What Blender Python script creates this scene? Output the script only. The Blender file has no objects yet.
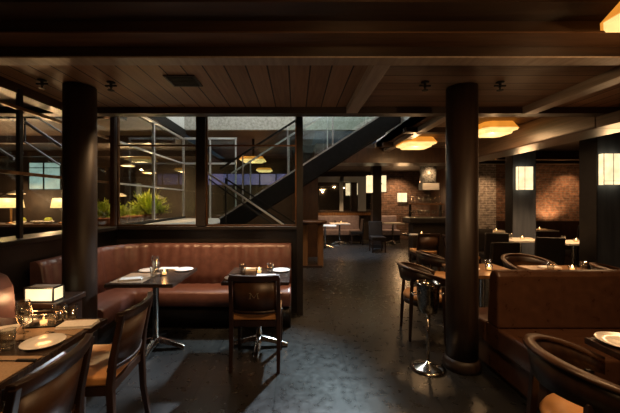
import bpy, bmesh, math, random
from mathutils import Vector, Matrix
random.seed(4)
PI = math.pi
SC = bpy.context.scene
COL = SC.collection
E, F, CX, HY = 1.5, 315.0, 296.0, 202.0          # eye height, focal length and principal point (620x413 frame)

# ------------------------------------------------------------------ camera, world, light, exposure
cam_d = bpy.data.cameras.new('camera'); cam = bpy.data.objects.new('camera', cam_d); COL.objects.link(cam)
cam.location = (0, 0, E); cam.rotation_euler = (PI/2, 0, 0)
cam_d.sensor_width = 36; cam_d.lens = F/620*36
cam_d.shift_x = 14/620; cam_d.shift_y = -4.5/620
cam_d.clip_start = .05; cam_d.clip_end = 100
SC.camera = cam
w = bpy.data.worlds.new('world'); SC.world = w; w.use_nodes = True
w.node_tree.nodes['Background'].inputs[0].default_value = (.5, .62, .8, 1)
w.node_tree.nodes['Background'].inputs[1].default_value = .04
SC.view_settings.view_transform = 'Standard'; SC.view_settings.look = 'None'
SC.view_settings.gamma = 1; SC.view_settings.exposure = 0.0
SC.cycles.max_bounces = 8; SC.cycles.caustics_reflective = False; SC.cycles.caustics_refractive = False
SC.cycles.sample_clamp_indirect = 2; SC.cycles.blur_glossy = 1.0

def light(kind, name, loc, power, color, size=.05, target=None, angle=60, blend=.5, sx=None, sy=None):
    d = bpy.data.lights.new(name, kind); d.energy = power; d.color = color
    if kind == 'SPOT':
        d.spot_size = math.radians(angle); d.spot_blend = blend; d.shadow_soft_size = size
    elif kind == 'AREA':
        d.shape = 'RECTANGLE'; d.size = sx; d.size_y = sy
    else: d.shadow_soft_size = size
    o = bpy.data.objects.new(name, d); COL.objects.link(o); o.location = loc
    if target is not None:
        o.rotation_euler = (Vector(target)-Vector(loc)).to_track_quat('-Z', 'Y').to_euler()
    return o
WARM = (1, .57, .26); AMB = (1, .42, .13); COOL = (.80, .90, 1.0)
# daylight falling through the stair well roof light, down through the glass onto the floor and benches
light('SPOT', 'well_daylight', (1.5, 6.5, 5.1), 5600, COOL, .12, (-.85, 2.35, 0), 28, 1)
light('AREA', 'well_sky', (-.4, 6.1, 5.0), 95, (1, .98, .92), target=(-.4, 6.3, 0), sx=3.4, sy=1.0)
# recessed downlights, a brick uplight, and fill spots added to brighten dim places
for n_, loc, tgt, p, ang in (
    ('down_bench_corner', (-1.55, 3.3, 2.5), (-1.75, 4.1, .7), 42, 62),
    ('down_bench_middle', (-.9, 3.3, 2.5), (-1.0, 4.1, .75), 42, 62),
    ('down_bench_end', (-.3, 3.3, 2.5), (-.25, 4.1, .75), 34, 62),
    ('down_left_wing', (-1.6, 3.2, 2.5), (-2.3, 3.0, .85), 14, 60),
    ('down_left_table', (-1.6, 1.5, 2.5), (-1.6, 1.55, .75), 34, 55),
    ('down_right_table', (2.0, 1.4, 2.5), (1.75, 1.5, .7), 30, 55),
    ('down_banquette', (1.9, 1.6, 2.5), (2.0, 2.5, .8), 14, 60),
    ('down_mid_table', (2.0, 3.4, 2.5), (1.9, 3.5, .7), 30, 55),
    ('down_corridor', (.6, 4.6, 2.6), (.35, 4.4, 0), 90, 50),
    ('brick_uplight', (8.0, 9.55, .98), (8.0, 10.0, 1.6), 22, 130),
    ('down_brick', (8.6, 9.3, 2.65), (8.6, 10, 1.5), 36, 80),
    ('down_brick_left', (5.9, 9.0, 2.65), (5.9, 10, 1.0), 36, 85),
    ('back_tables_fill', (5.0, 5.6, 2.65), (4.9, 6.0, .7), 85, 75),  # both back table spots are added to brighten the tables
    ('back_tables_fill', (4.6, 7.4, 2.65), (4.9, 7.8, .7), 100, 60),
    ('down_side_chairs', (2.9, 3.9, 2.65), (2.95, 3.5, .7), 60, 55),
    ('down_far_table', (1.5, 11.0, 2.65), (1.5, 11.4, .9), 95, 80),
    ('bar_chairs_fill', (3.0, 6.3, 2.65), (2.8, 6.6, .7), 50, 60),  # added to lift the chairs and table by the bar
    ('hood_fill', (4.0, 9.0, 2.65), (4.15, 9.9, 2.0), 30, 60),  # added so the hood catches light
    ('down_bar', (3.8, 11.6, 2.6), (4.0, 12.5, 1.3), 80, 90),
    ('counter_fill', (3.5, 7.9, 2.6), (3.5, 8.3, 1.1), 70, 60),  # added to make the counter glasses show
    ('down_host', (.6, 6.4, 2.6), (.35, 7.4, .5), 30, 60),
    ('down_planter', (-2.75, 5.5, 2.8), (-2.75, 5.8, 1.2), 130, 70),
    ('planter_near_fill', (-2.75, 4.5, 2.8), (-2.8, 4.7, 1.2), 70, 60),  # second planter spot, added for the nearer shrubs
):
    light('SPOT', n_, loc, p*2.4, WARM, .08, tgt, ang, .7)

light('SPOT', 'cool_end_fill', (1.7, 9.3, 2.65), 420, COOL, .06, (1.6, 9.6, 0), 80, .9)  # added cool spot for the bluish floor, in place of far daylight
# ------------------------------------------------------------------ materials
def nt(name):
    m = bpy.data.materials.new(name); m.use_nodes = True
    t = m.node_tree; return m, t, t.nodes['Principled BSDF']
def N(t, kind, **kw):
    n = t.nodes.new(kind)
    for k, v in kw.items(): setattr(n, k, v)
    return n
def math_node(t, op, a, b=None):
    n = N(t, 'ShaderNodeMath', operation=op)
    for i, v in enumerate((a, b)):
        if v is None: continue
        if isinstance(v, (int, float)): n.inputs[i].default_value = v
        else: t.links.new(v, n.inputs[i])
    return n.outputs[0]
def ramp(t, fac, c0, c1, p0=.3, p1=.7):
    r = N(t, 'ShaderNodeValToRGB'); e = r.color_ramp.elements
    e[0].position = p0; e[1].position = p1; e[0].color = (*c0, 1); e[1].color = (*c1, 1)
    t.links.new(fac, r.inputs[0]); return r.outputs[0]
def noisy(name, c0, c1, scale=(8, 8, 8), rough=.5, metal=0, bump=.0, detail=4, spec=.5, rr=None):
    m, t, b = nt(name)
    tc = N(t, 'ShaderNodeTexCoord'); mp = N(t, 'ShaderNodeMapping'); mp.inputs['Scale'].default_value = scale
    t.links.new(tc.outputs['Object'], mp.inputs[0])
    n = N(t, 'ShaderNodeTexNoise'); n.inputs['Scale'].default_value = 1; n.inputs['Detail'].default_value = detail
    t.links.new(mp.outputs[0], n.inputs['Vector'])
    t.links.new(ramp(t, n.outputs[0], c0, c1), b.inputs['Base Color'])
    b.inputs['Roughness'].default_value = rough; b.inputs['Metallic'].default_value = metal
    b.inputs['Specular IOR Level'].default_value = spec
    if rr: t.links.new(ramp(t, n.outputs[0], (rr[0],)*3, (rr[1],)*3), b.inputs['Roughness'])
    if bump:
        bp = N(t, 'ShaderNodeBump'); bp.inputs['Strength'].default_value = bump; bp.inputs['Distance'].default_value = .0015
        t.links.new(n.outputs[0], bp.inputs['Height']); t.links.new(bp.outputs[0], b.inputs['Normal'])
    return m
def planks(name, axis, width, c0, c1, gap=.007, rough=.5):
    m, t, b = nt(name)
    tc = N(t, 'ShaderNodeTexCoord'); sp = N(t, 'ShaderNodeSeparateXYZ'); t.links.new(tc.outputs['Object'], sp.inputs[0])
    u = sp.outputs[axis]
    q = math_node(t, 'DIVIDE', u, width)
    fr = math_node(t, 'FRACT', math_node(t, 'ADD', q, 100.37))
    idx = math_node(t, 'FLOOR', math_node(t, 'ADD', q, 100.37))
    wn = N(t, 'ShaderNodeTexWhiteNoise', noise_dimensions='1D'); t.links.new(idx, wn.inputs['W'])
    mp = N(t, 'ShaderNodeMapping'); s = [3, 3, 3]; s[axis] = 45; mp.inputs['Scale'].default_value = s
    t.links.new(tc.outputs['Object'], mp.inputs[0])
    n = N(t, 'ShaderNodeTexNoise'); n.inputs['Scale'].default_value = 1; n.inputs['Detail'].default_value = 5
    t.links.new(mp.outputs[0], n.inputs['Vector'])
    f = math_node(t, 'ADD', math_node(t, 'MULTIPLY', n.outputs[0], .65), math_node(t, 'MULTIPLY', wn.outputs['Value'], .35))
    c = ramp(t, f, c0, c1, .25, .75)
    g = math_node(t, 'LESS_THAN', fr, gap/width)
    mx = N(t, 'ShaderNodeMix', data_type='RGBA'); t.links.new(g, mx.inputs[0]); t.links.new(c, mx.inputs[6]); mx.inputs[7].default_value = (.004, .003, .002, 1)
    t.links.new(mx.outputs[2], b.inputs['Base Color'])
    b.inputs['Roughness'].default_value = rough
    bp = N(t, 'ShaderNodeBump'); bp.inputs['Strength'].default_value = .6; bp.inputs['Distance'].default_value = .01
    t.links.new(math_node(t, 'SUBTRACT', math_node(t, 'MULTIPLY', n.outputs[0], .3), g), bp.inputs['Height']); t.links.new(bp.outputs[0], b.inputs['Normal'])
    return m
def tiles(name):
    m, t, b = nt(name)
    tc = N(t, 'ShaderNodeTexCoord'); sp = N(t, 'ShaderNodeSeparateXYZ'); t.links.new(tc.outputs['Object'], sp.inputs[0])
    S = .62; gs = []; ids = []
    for i, off in ((0, .17), (1, -2.55+6.2)):
        q = math_node(t, 'ADD', math_node(t, 'DIVIDE', math_node(t, 'ADD', sp.outputs[i], off), S), 50)
        fr = math_node(t, 'FRACT', q); ids.append(math_node(t, 'FLOOR', q))
        gs.append(math_node(t, 'LESS_THAN', fr, .013))
    g = math_node(t, 'MAXIMUM', gs[0], gs[1])
    wn = N(t, 'ShaderNodeTexWhiteNoise', noise_dimensions='1D')
    t.links.new(math_node(t, 'ADD', ids[0], math_node(t, 'MULTIPLY', ids[1], 17.3)), wn.inputs['W'])
    n = N(t, 'ShaderNodeTexNoise'); n.inputs['Scale'].default_value = 3.5; n.inputs['Detail'].default_value = 8; n.inputs['Roughness'].default_value = .65
    t.links.new(tc.outputs['Object'], n.inputs['Vector'])
    f = math_node(t, 'ADD', math_node(t, 'MULTIPLY', n.outputs[0], .75), math_node(t, 'MULTIPLY', wn.outputs['Value'], .25))
    c = ramp(t, f, (.013, .0132, .0135), (.027, .0275, .028), .2, .8)
    mx = N(t, 'ShaderNodeMix', data_type='RGBA'); t.links.new(g, mx.inputs[0]); t.links.new(c, mx.inputs[6]); mx.inputs[7].default_value = (.004, .004, .004, 1)
    t.links.new(mx.outputs[2], b.inputs['Base Color'])
    n2 = N(t, 'ShaderNodeTexNoise'); n2.inputs['Scale'].default_value = 14; n2.inputs['Detail'].default_value = 3
    t.links.new(tc.outputs['Object'], n2.inputs['Vector'])
    t.links.new(ramp(t, n2.outputs[0], (.25,)*3, (.36,)*3), b.inputs['Roughness'])
    bp = N(t, 'ShaderNodeBump'); bp.inputs['Strength'].default_value = .12; bp.inputs['Distance'].default_value = .0015
    t.links.new(math_node(t, 'SUBTRACT', math_node(t, 'MULTIPLY', n2.outputs[0], .25), g), bp.inputs['Height']); t.links.new(bp.outputs[0], b.inputs['Normal'])
    return m
def brick(name, c1, c2, mortar, sc=1.0):
    m, t, b = nt(name)
    tc = N(t, 'ShaderNodeTexCoord'); mp = N(t, 'ShaderNodeMapping'); mp.inputs['Rotation'].default_value = (PI/2, 0, 0)
    t.links.new(tc.outputs['Object'], mp.inputs[0])
    n = N(t, 'ShaderNodeTexNoise'); n.inputs['Scale'].default_value = 9; n.inputs['Detail'].default_value = 5; t.links.new(tc.outputs['Object'], n.inputs['Vector'])
    br = N(t, 'ShaderNodeTexBrick'); t.links.new(mp.outputs[0], br.inputs['Vector'])
    br.inputs['Color1'].default_value = (*c1, 1); br.inputs['Color2'].default_value = (*c2, 1); br.inputs['Mortar'].default_value = (*mortar, 1)
    br.inputs['Scale'].default_value = sc; br.inputs['Mortar Size'].default_value = .012
    br.inputs['Brick Width'].default_value = .22; br.inputs['Row Height'].default_value = .075
    mx = N(t, 'ShaderNodeMix', data_type='RGBA', blend_type='MULTIPLY'); mx.inputs[0].default_value = .8
    t.links.new(br.outputs['Color'], mx.inputs[6]); t.links.new(ramp(t, n.outputs[0], (.35,)*3, (1.5,)*3), mx.inputs[7])
    t.links.new(mx.outputs[2], b.inputs['Base Color']); b.inputs['Roughness'].default_value = .8
    bp = N(t, 'ShaderNodeBump'); bp.inputs['Strength'].default_value = .8; bp.inputs['Distance'].default_value = .02
    t.links.new(math_node(t, 'SUBTRACT', n.outputs[0], br.outputs['Fac']), bp.inputs['Height']); t.links.new(bp.outputs[0], b.inputs['Normal'])
    return m
def glassy(name, tint=(.96, .98, .97), rough=.0, base=.045):
    m = bpy.data.materials.new(name); m.use_nodes = True; t = m.node_tree; t.nodes.clear()
    o = N(t, 'ShaderNodeOutputMaterial'); tr = N(t, 'ShaderNodeBsdfTransparent'); gl = N(t, 'ShaderNodeBsdfGlossy')
    tr.inputs[0].default_value = (*tint, 1); gl.inputs['Roughness'].default_value = rough
    fz = N(t, 'ShaderNodeLayerWeight'); mx = N(t, 'ShaderNodeMixShader')
    t.links.new(math_node(t, 'ADD', math_node(t, 'MULTIPLY', math_node(t, 'POWER', fz.outputs['Facing'], 3.0 if base > .1 else 4.5), .9), base), mx.inputs[0]); t.links.new(tr.outputs[0], mx.inputs[1]); t.links.new(gl.outputs[0], mx.inputs[2]); t.links.new(mx.outputs[0], o.inputs[0])
    return m
def glow(name, color, strength, base=(.25, .2, .12)):
    m, t, b = nt(name); b.inputs['Base Color'].default_value = (*base, 1)
    n = N(t, 'ShaderNodeTexNoise'); n.inputs['Scale'].default_value = 6
    tc = N(t, 'ShaderNodeTexCoord'); t.links.new(tc.outputs['Object'], n.inputs['Vector'])
    b.inputs['Emission Color'].default_value = (*color, 1)
    t.links.new(math_node(t, 'MULTIPLY', math_node(t, 'ADD', n.outputs[0], .5), strength), b.inputs['Emission Strength'])
    return m

M = dict(
    beam=noisy('dark_stained_timber', (.016, .008, .005), (.036, .018, .009), (2, 30, 30), .42, bump=.15),
    beam_y=noisy('pale_timber_lengthwise', (.27, .22, .18), (.40, .33, .27), (30, 2, 30), .4, bump=.15),
    post=noisy('dark_turned_timber', (.012, .006, .004), (.024, .012, .007), (25, 25, 1.5), .45, bump=.1, rr=(.42, .55)),
    black=noisy('black_painted_timber', (.006, .005, .005), (.013, .010, .009), (10, 10, 10), .4),
    wood=noisy('walnut', (.012, .006, .004), (.034, .015, .008), (20, 20, 3), .38, bump=.05),
    wood_mid=noisy('reddish_walnut', (.032, .015, .008), (.068, .031, .015), (12, 12, 4), .35),
    tablewood=noisy('dark_table_wood', (.020, .013, .010), (.045, .028, .020), (4, 30, 4), .25),
    oak=noisy('honey_oak', (.13, .06, .02), (.24, .12, .05), (20, 20, 2), .35),
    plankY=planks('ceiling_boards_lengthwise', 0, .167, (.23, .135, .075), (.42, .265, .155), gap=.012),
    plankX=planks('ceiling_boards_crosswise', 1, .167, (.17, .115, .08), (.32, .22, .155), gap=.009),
    floor=tiles('slate_floor_tiles'),
    leather=noisy('oxblood_leather', (.105, .050, .046), (.155, .075, .068), (14, 14, 14), .34, bump=.12, rr=(.28, .42)),
    leather_dark=noisy('brown_leather', (.055, .024, .013), (.085, .038, .021), (14, 14, 14), .33, bump=.12, rr=(.26, .4)),
    tan=noisy('tan_leather', (.52, .25, .085), (.66, .34, .13), (12, 12, 12), .42, bump=.1),
    blackleather=noisy('black_leather', (.008, .007, .007), (.018, .015, .014), (12, 12, 12), .35),
    greyleather=noisy('grey_violet_leather', (.17, .145, .175), (.26, .22, .26), (10, 10, 10), .45),
    chrome=noisy('polished_metal', (.55, .54, .52), (.75, .73, .70), (30, 30, 30), .16, 1),
    steel=noisy('brushed_steel', (.50, .50, .50), (.70, .70, .70), (4, 4, 60), .35, .35),
    hammered=noisy('hammered_metal', (.10, .09, .08), (.55, .50, .42), (60, 60, 60), .15, 1, bump=1),
    bronze=noisy('bronze_trim', (.18, .09, .045), (.30, .16, .08), (20, 20, 20), .35, 1),
    china=noisy('white_china', (.78, .76, .72), (.85, .83, .80), (5, 5, 5), .15),
    linen=noisy('white_linen', (.72, .69, .64), (.84, .81, .76), (60, 60, 60), .8, bump=.2),
    mat=noisy('woven_beige_mat', (.26, .17, .10), (.38, .26, .16), (160, 160, 160), .7, bump=.3),
    daylit_tint=noisy('daylit_blue_grey', (.45, .49, .53), (.55, .6, .64), (2, 2, 2), .5),  # reflected daylight on the far frame, put into the colour
    mosaic=noisy('glittering_mosaic', (.08, .09, .10), (.85, .88, .9), (28, 28, 28), .25, .3, detail=6),
    warmbeam=noisy('warm_brown_timber', (.07, .034, .016), (.13, .065, .032), (3, 40, 40), .4),
    soffit=noisy('dark_grained_soffit', (.02, .011, .006), (.075, .042, .024), (40, 1.5, 40), .38),
    concrete=noisy('rough_concrete', (.30, .29, .26), (.52, .50, .46), (22, 22, 22), .9, bump=.6, detail=8),
    plaster=noisy('pale_plaster', (.6, .62, .62), (.72, .74, .74), (3, 3, 3), .8),
    darkwall=noisy('dark_wall_paint', (.020, .014, .011), (.035, .024, .018), (4, 4, 4), .6),
    bluecol=noisy('blue_grey_column_panels', (.06, .075, .105), (.12, .14, .185), (8, 8, 1), .55),
    brick=brick('old_red_brick', (.24, .11, .06), (.12, .055, .035), (.17, .12, .09)),
    brick_pale=brick('whitewashed_brick', (.42, .36, .33), (.24, .20, .18), (.5, .46, .43)),
    brick_dark=brick('dark_brick', (.14, .075, .05), (.08, .045, .035), (.14, .10, .085)),
    glass=glassy('window_glass'),
    tumbler=glassy('clear_drinking_glass', (.93, .93, .91), .03, .13),
    balglass=glassy('balustrade_glass', (.88, .94, .93)),
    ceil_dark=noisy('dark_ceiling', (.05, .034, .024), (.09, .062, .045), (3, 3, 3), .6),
    amber=glow('amber_lamp_paper', (1, .34, .035), .85),
    cream=glow('cream_lamp_paper', (1, .64, .22), 1.4),
    paper=glow('white_lamp_paper', (1, .78, .44), 1.35),
    wax=glow('glowing_wax', (1, .5, .16), 2.2),
    candle=glow('candle_flame', (1, .62, .25), 14),
    window_lit=glow('lit_far_window', (.42, .66, .58), .55, (.2, .25, .25)),
    violet=glow('violet_light_strip', (.30, .26, .62), .30, (.1, .1, .2)),
    leaf=noisy('bright_green_leaf', (.20, .32, .03), (.55, .60, .08), (9, 9, 9), .5),
    terracotta=noisy('terracotta', (.30, .12, .05), (.40, .17, .08), (9, 9, 9), .7),
    gold=noisy('pale_gold_thread', (.24, .20, .14), (.30, .25, .18), (30, 30, 30), .5),
    darkmetal=noisy('black_metal', (.008, .008, .008), (.014, .014, .014), (20, 20, 20), .6, spec=.25),
    mirror=noisy('old_mirror', (.55, .57, .58), (.65, .67, .68), (3, 3, 3), .03, 1),
)

for k_ in ('candle', 'wax', 'window_lit', 'violet'): M[k_].cycles.emission_sampling = 'NONE'
# ------------------------------------------------------------------ mesh builder
class MB:
    def __init__(s): s.v = []; s.f = []; s.sm = []
    def add(s, vs, fs, smooth=False, mat=None):
        o = len(s.v)
        s.v += [tuple(mat @ Vector(p)) if mat is not None else tuple(p) for p in vs]
        s.f += [tuple(i+o for i in f) for f in fs]; s.sm += [smooth]*len(fs); return s
    def box(s, x0, x1, y0, y1, z0, z1, mat=None):
        v = [(x0,y0,z0),(x1,y0,z0),(x1,y1,z0),(x0,y1,z0),(x0,y0,z1),(x1,y0,z1),(x1,y1,z1),(x0,y1,z1)]
        return s.add(v, [(0,3,2,1),(4,5,6,7),(0,1,5,4),(1,2,6,5),(2,3,7,6),(3,0,4,7)], False, mat)
    def prism(s, pts, axis, a0, a1, smooth=False):
        n = len(pts)
        def mk(p, a): q = list(p); q.insert(axis, a); return tuple(q)
        v = [mk(p, a0) for p in pts]+[mk(p, a1) for p in pts]
        f = [tuple(range(n)), tuple(range(2*n-1, n-1, -1))]+[(i, i+n, (i+1) % n+n, (i+1) % n) for i in range(n)]
        return s.add(v, f, smooth)
    def lathe(s, prof, n=20, c=(0,0,0), sx=1, sy=1):
        v = []; f = []
        for r, z in prof:
            for i in range(n):
                a = 2*PI*i/n; v.append((c[0]+r*math.cos(a)*sx, c[1]+r*math.sin(a)*sy, c[2]+z))
        k = len(prof)
        for j in range(k-1):
            for i in range(n):
                f.append((j*n+i, j*n+(i+1) % n, (j+1)*n+(i+1) % n, (j+1)*n+i))
        s.add(v, f, True)
        o = len(s.v)-len(v)
        s.f.append(tuple(o+i for i in range(n-1, -1, -1))); s.sm.append(False)
        s.f.append(tuple(o+(k-1)*n+i for i in range(n))); s.sm.append(False)
        return s
    def tube(s, pts, r, n=8, r1=None):
        P = [Vector(p) for p in pts]; v = []; f = []; k = len(P)
        for j, p in enumerate(P):
            d = (P[min(j+1, k-1)]-P[max(j-1, 0)]).normalized()
            u = d.cross(Vector((0, 0, 1)) if abs(d.z) < .95 else Vector((1, 0, 0))).normalized(); w_ = d.cross(u)
            rr = r if r1 is None else r+(r1-r)*j/(k-1)
            for i in range(n):
                a = 2*PI*i/n; v.append(p+u*math.cos(a)*rr+w_*math.sin(a)*rr)
        for j in range(k-1):
            for i in range(n): f.append((j*n+i, (j+1)*n+i, (j+1)*n+(i+1) % n, j*n+(i+1) % n))
        f.append(tuple(range(n))); f.append(tuple((k-1)*n+i for i in range(n-1, -1, -1)))
        return s.add(v, f, n > 5)
    def bar(s, a, b, wd, ht):
        "rectangular bar from a to b"
        a = Vector(a); b = Vector(b); d = (b-a).normalized()
        u = d.cross(Vector((0, 0, 1)) if abs(d.z) < .95 else Vector((0, 1, 0))).normalized(); q = u.cross(d)
        v = []
        for p in (a, b):
            for i, j in ((-1,-1),(1,-1),(1,1),(-1,1)): v.append(p+u*i*wd/2+q*j*ht/2)
        return s.add(v, [(3,2,1,0),(4,5,6,7),(0,1,5,4),(1,2,6,5),(2,3,7,6),(3,0,4,7)])
    def sweep(s, secs, smooth=True, closed_prof=True):
        "secs: list of cross sections, each the same number of 3D points"
        n = len(secs[0]); v = [p for q in secs for p in q]; f = []
        for j in range(len(secs)-1):
            for i in range(n): f.append((j*n+i, (j+1)*n+i, (j+1)*n+(i+1) % n, j*n+(i+1) % n))
        s.add(v, f, smooth); o = len(s.v)-len(v)
        s.f.append(tuple(o+i for i in range(n))); s.sm.append(False)
        s.f.append(tuple(o+len(v)-n+i for i in range(n-1, -1, -1))); s.sm.append(False)
        return s
    def build(s, name, mat, parent=None, loc=None, rot=0, bevel=0, seg=2):
        me = bpy.data.meshes.new(name); me.from_pydata([tuple(p) for p in s.v], [], s.f)
        bm = bmesh.new(); bm.from_mesh(me); bmesh.ops.recalc_face_normals(bm, faces=bm.faces); bm.to_mesh(me); bm.free()
        me.polygons.foreach_set('use_smooth', s.sm); me.materials.append(M[mat])
        o = bpy.data.objects.new(name, me); COL.objects.link(o)
        if parent: o.parent = parent
        if loc is not None: o.location = loc
        o.rotation_euler.z = rot
        if bevel:
            b = o.modifiers.new('bevel', 'BEVEL'); b.width = bevel; b.segments = seg; b.limit_method = 'ANGLE'; b.angle_limit = math.radians(40)
        return o
def bx(*a): return MB().box(*a)
def tag(o, label, cat, group=None):
    o['label'] = label; o['category'] = cat
    if group: o['group'] = group
    return o
def thing(name, label, cat, loc=(0,0,0), rot=0, group=None):
    o = bpy.data.objects.new(name, None); COL.objects.link(o); o.empty_display_size = .1
    o.location = loc; o.rotation_euler.z = rot; return tag(o, label, cat, group)
def struct(name, mb, mat, parent=None, **k):
    o = mb.build(name, mat, parent, **k)
    if parent is None: o['kind'] = 'structure'
    return o
def dup(root, label, loc, rot=0, group=None):
    r = root.copy(); COL.objects.link(r); r.location = loc; r.rotation_euler.z = rot; r['label'] = label
    if group: r['group'] = group
    elif 'group' in r: del r['group']
    for ch in list(root.children):
        c = ch.copy(); COL.objects.link(c); c.parent = r
        for g in list(ch.children):
            d = g.copy(); COL.objects.link(d); d.parent = c
    return r
_used = {}
def place(key, make, label, loc, rot=0, group=None):
    if key not in _used:
        o = make(label); _used[key] = o; o.location = loc; o.rotation_euler.z = rot
        if group: o['group'] = group
        return o
    return dup(_used[key], label, loc, rot, group)

# ------------------------------------------------------------------ the setting
struct('floor', bx(-9, 11, -2.5, 13, -.1, 0), 'floor')
# near ceiling 2.55, boards in three bays
struct('ceiling', bx(-2.5, .56, 2.05, 3.5, 2.55, 2.6), 'plankY')
struct('ceiling', bx(.56, 2.5, 2.05, 3.5, 2.55, 2.6), 'plankX')
struct('ceiling', bx(2.5, 7.5, 2.05, 3.5, 2.55, 2.6), 'plankY')
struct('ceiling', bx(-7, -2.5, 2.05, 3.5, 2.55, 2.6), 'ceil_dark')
struct('ceiling', bx(-7, 7.5, -2.5, 1.70, 2.62, 2.68), 'plankY')
# stepped near cross beam
struct('trim_1', MB().prism([(1.70, 2.58), (1.88, 2.58), (1.88, 2.52), (2.05, 2.52), (2.05, 2.45), (2.17, 2.45), (2.17, 2.75), (1.70, 2.75)], 0, -7, 7.5), 'beam')
struct('trim_23', bx(-7, 7.5, 2.052, 2.168, 2.440, 2.449), 'beam_y')  # underside strip in paler timber, the light on it put into the colour
struct('trim_24', bx(-7, 7.5, 1.882, 2.049, 2.511, 2.519), 'warmbeam')
struct('trim_25', bx(3.45, 3.95, 2.9, 3.62, 2.35, 2.479), 'soffit')
struct('trim_2', bx(-7, 7.5, 3.48, 3.62, 2.48, 2.75), 'beam')
struct('trim_3', bx(.555, .68, 2.17, 3.48, 2.48, 2.551), 'beam_y', bevel=.004)
struct('trim_4', bx(2.50, 2.64, 2.17, 3.48, 2.47, 2.551), 'beam_y', bevel=.004)
struct('trim_5', bx(-2.62, -2.46, 2.17, 3.48, 2.46, 2.551), 'wood_mid', bevel=.004)
struct('trim_6', bx(-3.9, -3.7, 2.17, 3.48, 2.44, 2.551), 'wood_mid', bevel=.004)
# ceilings beyond the second beam
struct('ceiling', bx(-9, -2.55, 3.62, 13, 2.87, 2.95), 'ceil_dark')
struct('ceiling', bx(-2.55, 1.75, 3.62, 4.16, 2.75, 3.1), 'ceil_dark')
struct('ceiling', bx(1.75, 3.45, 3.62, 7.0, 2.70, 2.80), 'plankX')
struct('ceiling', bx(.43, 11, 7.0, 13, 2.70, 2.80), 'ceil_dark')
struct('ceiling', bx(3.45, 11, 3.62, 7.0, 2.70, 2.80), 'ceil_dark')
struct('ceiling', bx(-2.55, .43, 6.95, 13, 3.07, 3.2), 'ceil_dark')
struct('trim_7', bx(.43, 3.95, 7.0, 7.6, 2.37, 2.70), 'wood_mid')                     # deep cross beam far down the aisle
struct('trim_8', bx(3.45, 3.95, 3.62, 7.0, 2.35, 2.70), 'soffit', bevel=.02)      # deep soffit over the columns
struct('trim_9', bx(1.95, 2.08, 3.62, 7.0, 2.62, 2.70), 'beam_y', bevel=.004)
struct('trim_10', bx(1.75, 3.45, 5.05, 5.18, 2.62, 2.70), 'beam')
struct('trim_11', bx(1.75, 3.45, 6.3, 6.42, 2.62, 2.70), 'beam')
for i in range(3):
    struct('trim_%d' % (12+i), bx(-9, -2.55, 4.6+1.9*i, 4.75+1.9*i, 2.72, 2.87), 'beam')
struct('trim_15', bx(3.95, 11, 8.2, 8.4, 2.5, 2.7), 'beam')
struct('trim_16', bx(3.95, 11, 7.4, 7.6, 2.5, 2.7), 'beam')
# stair well shell above
struct('wall_well_back', bx(-2.55, 1.85, 6.85, 6.95, 3.07, 5.2), 'concrete')
struct('wall_well_left', bx(-2.55, -2.43, 4.16, 6.85, 3.07, 5.2), 'plaster')
struct('trim_17', bx(-2.55, -2.40, 4.16, 6.85, 2.90, 3.07), 'darkmetal')
struct('wall_well_right', bx(1.75, 1.85, 4.16, 6.85, 2.70, 5.2), 'plaster')
struct('wall_well_front', bx(-2.55, 1.85, 4.06, 4.16, 3.1, 5.2), 'plaster')
struct('ceiling', bx(-2.55, 1.85, 4.06, 6.95, 5.2, 5.3), 'plaster')
# low walls under the glass
struct('wall_bench_back', bx(-2.43, .05, 4.26, 4.40, 0, 1.13), 'black')
struct('wall_left', bx(-2.58, -2.44, -2.5, 6.9, 0, 1.13), 'black')
struct('trim_18', bx(-2.46, .06, 4.17, 4.44, 1.13, 1.18), 'black', bevel=.008)    # sill
struct('trim_19', bx(-2.68, -2.34, -2.5, 4.14, 1.13, 1.18), 'black', bevel=.008)
struct('wall_far', bx(-9, 3.3, 12.5, 12.6, 0, 3.2), 'darkwall')
struct('wall_far_bar', bx(3.3, 5.4, 12.5, 12.6, 0, 2.8), 'brick_dark')
struct('wall_brick', bx(6.35, 11, 10, 10.1, .9, 2.8), 'brick')
struct('wall_brick_pale', bx(5.4, 6.35, 10, 10.1, 0, 2.8), 'brick_pale')
struct('trim_20', bx(6.35, 11, 9.92, 10.08, 0, .9), 'wood')
struct('wall_jog', bx(5.32, 5.4, 10, 12.5, 0, 2.8), 'wood_mid')
struct('wall_right', bx(11, 11.1, -2.5, 13, 0, 2.8), 'darkwall')
struct('wall_outer_left', bx(-9.1, -9, -2.5, 13, 0, 3.2), 'darkwall')
struct('wall_rear', bx(-9, 11, -2.6, -2.5, 0, 2.8), 'darkwall')
struct('wall_under_stair', bx(-.1, .6, 8.6, 8.7, 0, 3.06), 'wood_mid')
struct('wall_side_room', bx(-9, -5.75, 8.9, 9.0, 0, 3.0), 'darkwall')
struct('wall_side_room_back', bx(-5.75, .2, 11.3, 11.4, 0, 3.06), 'darkwall')

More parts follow.
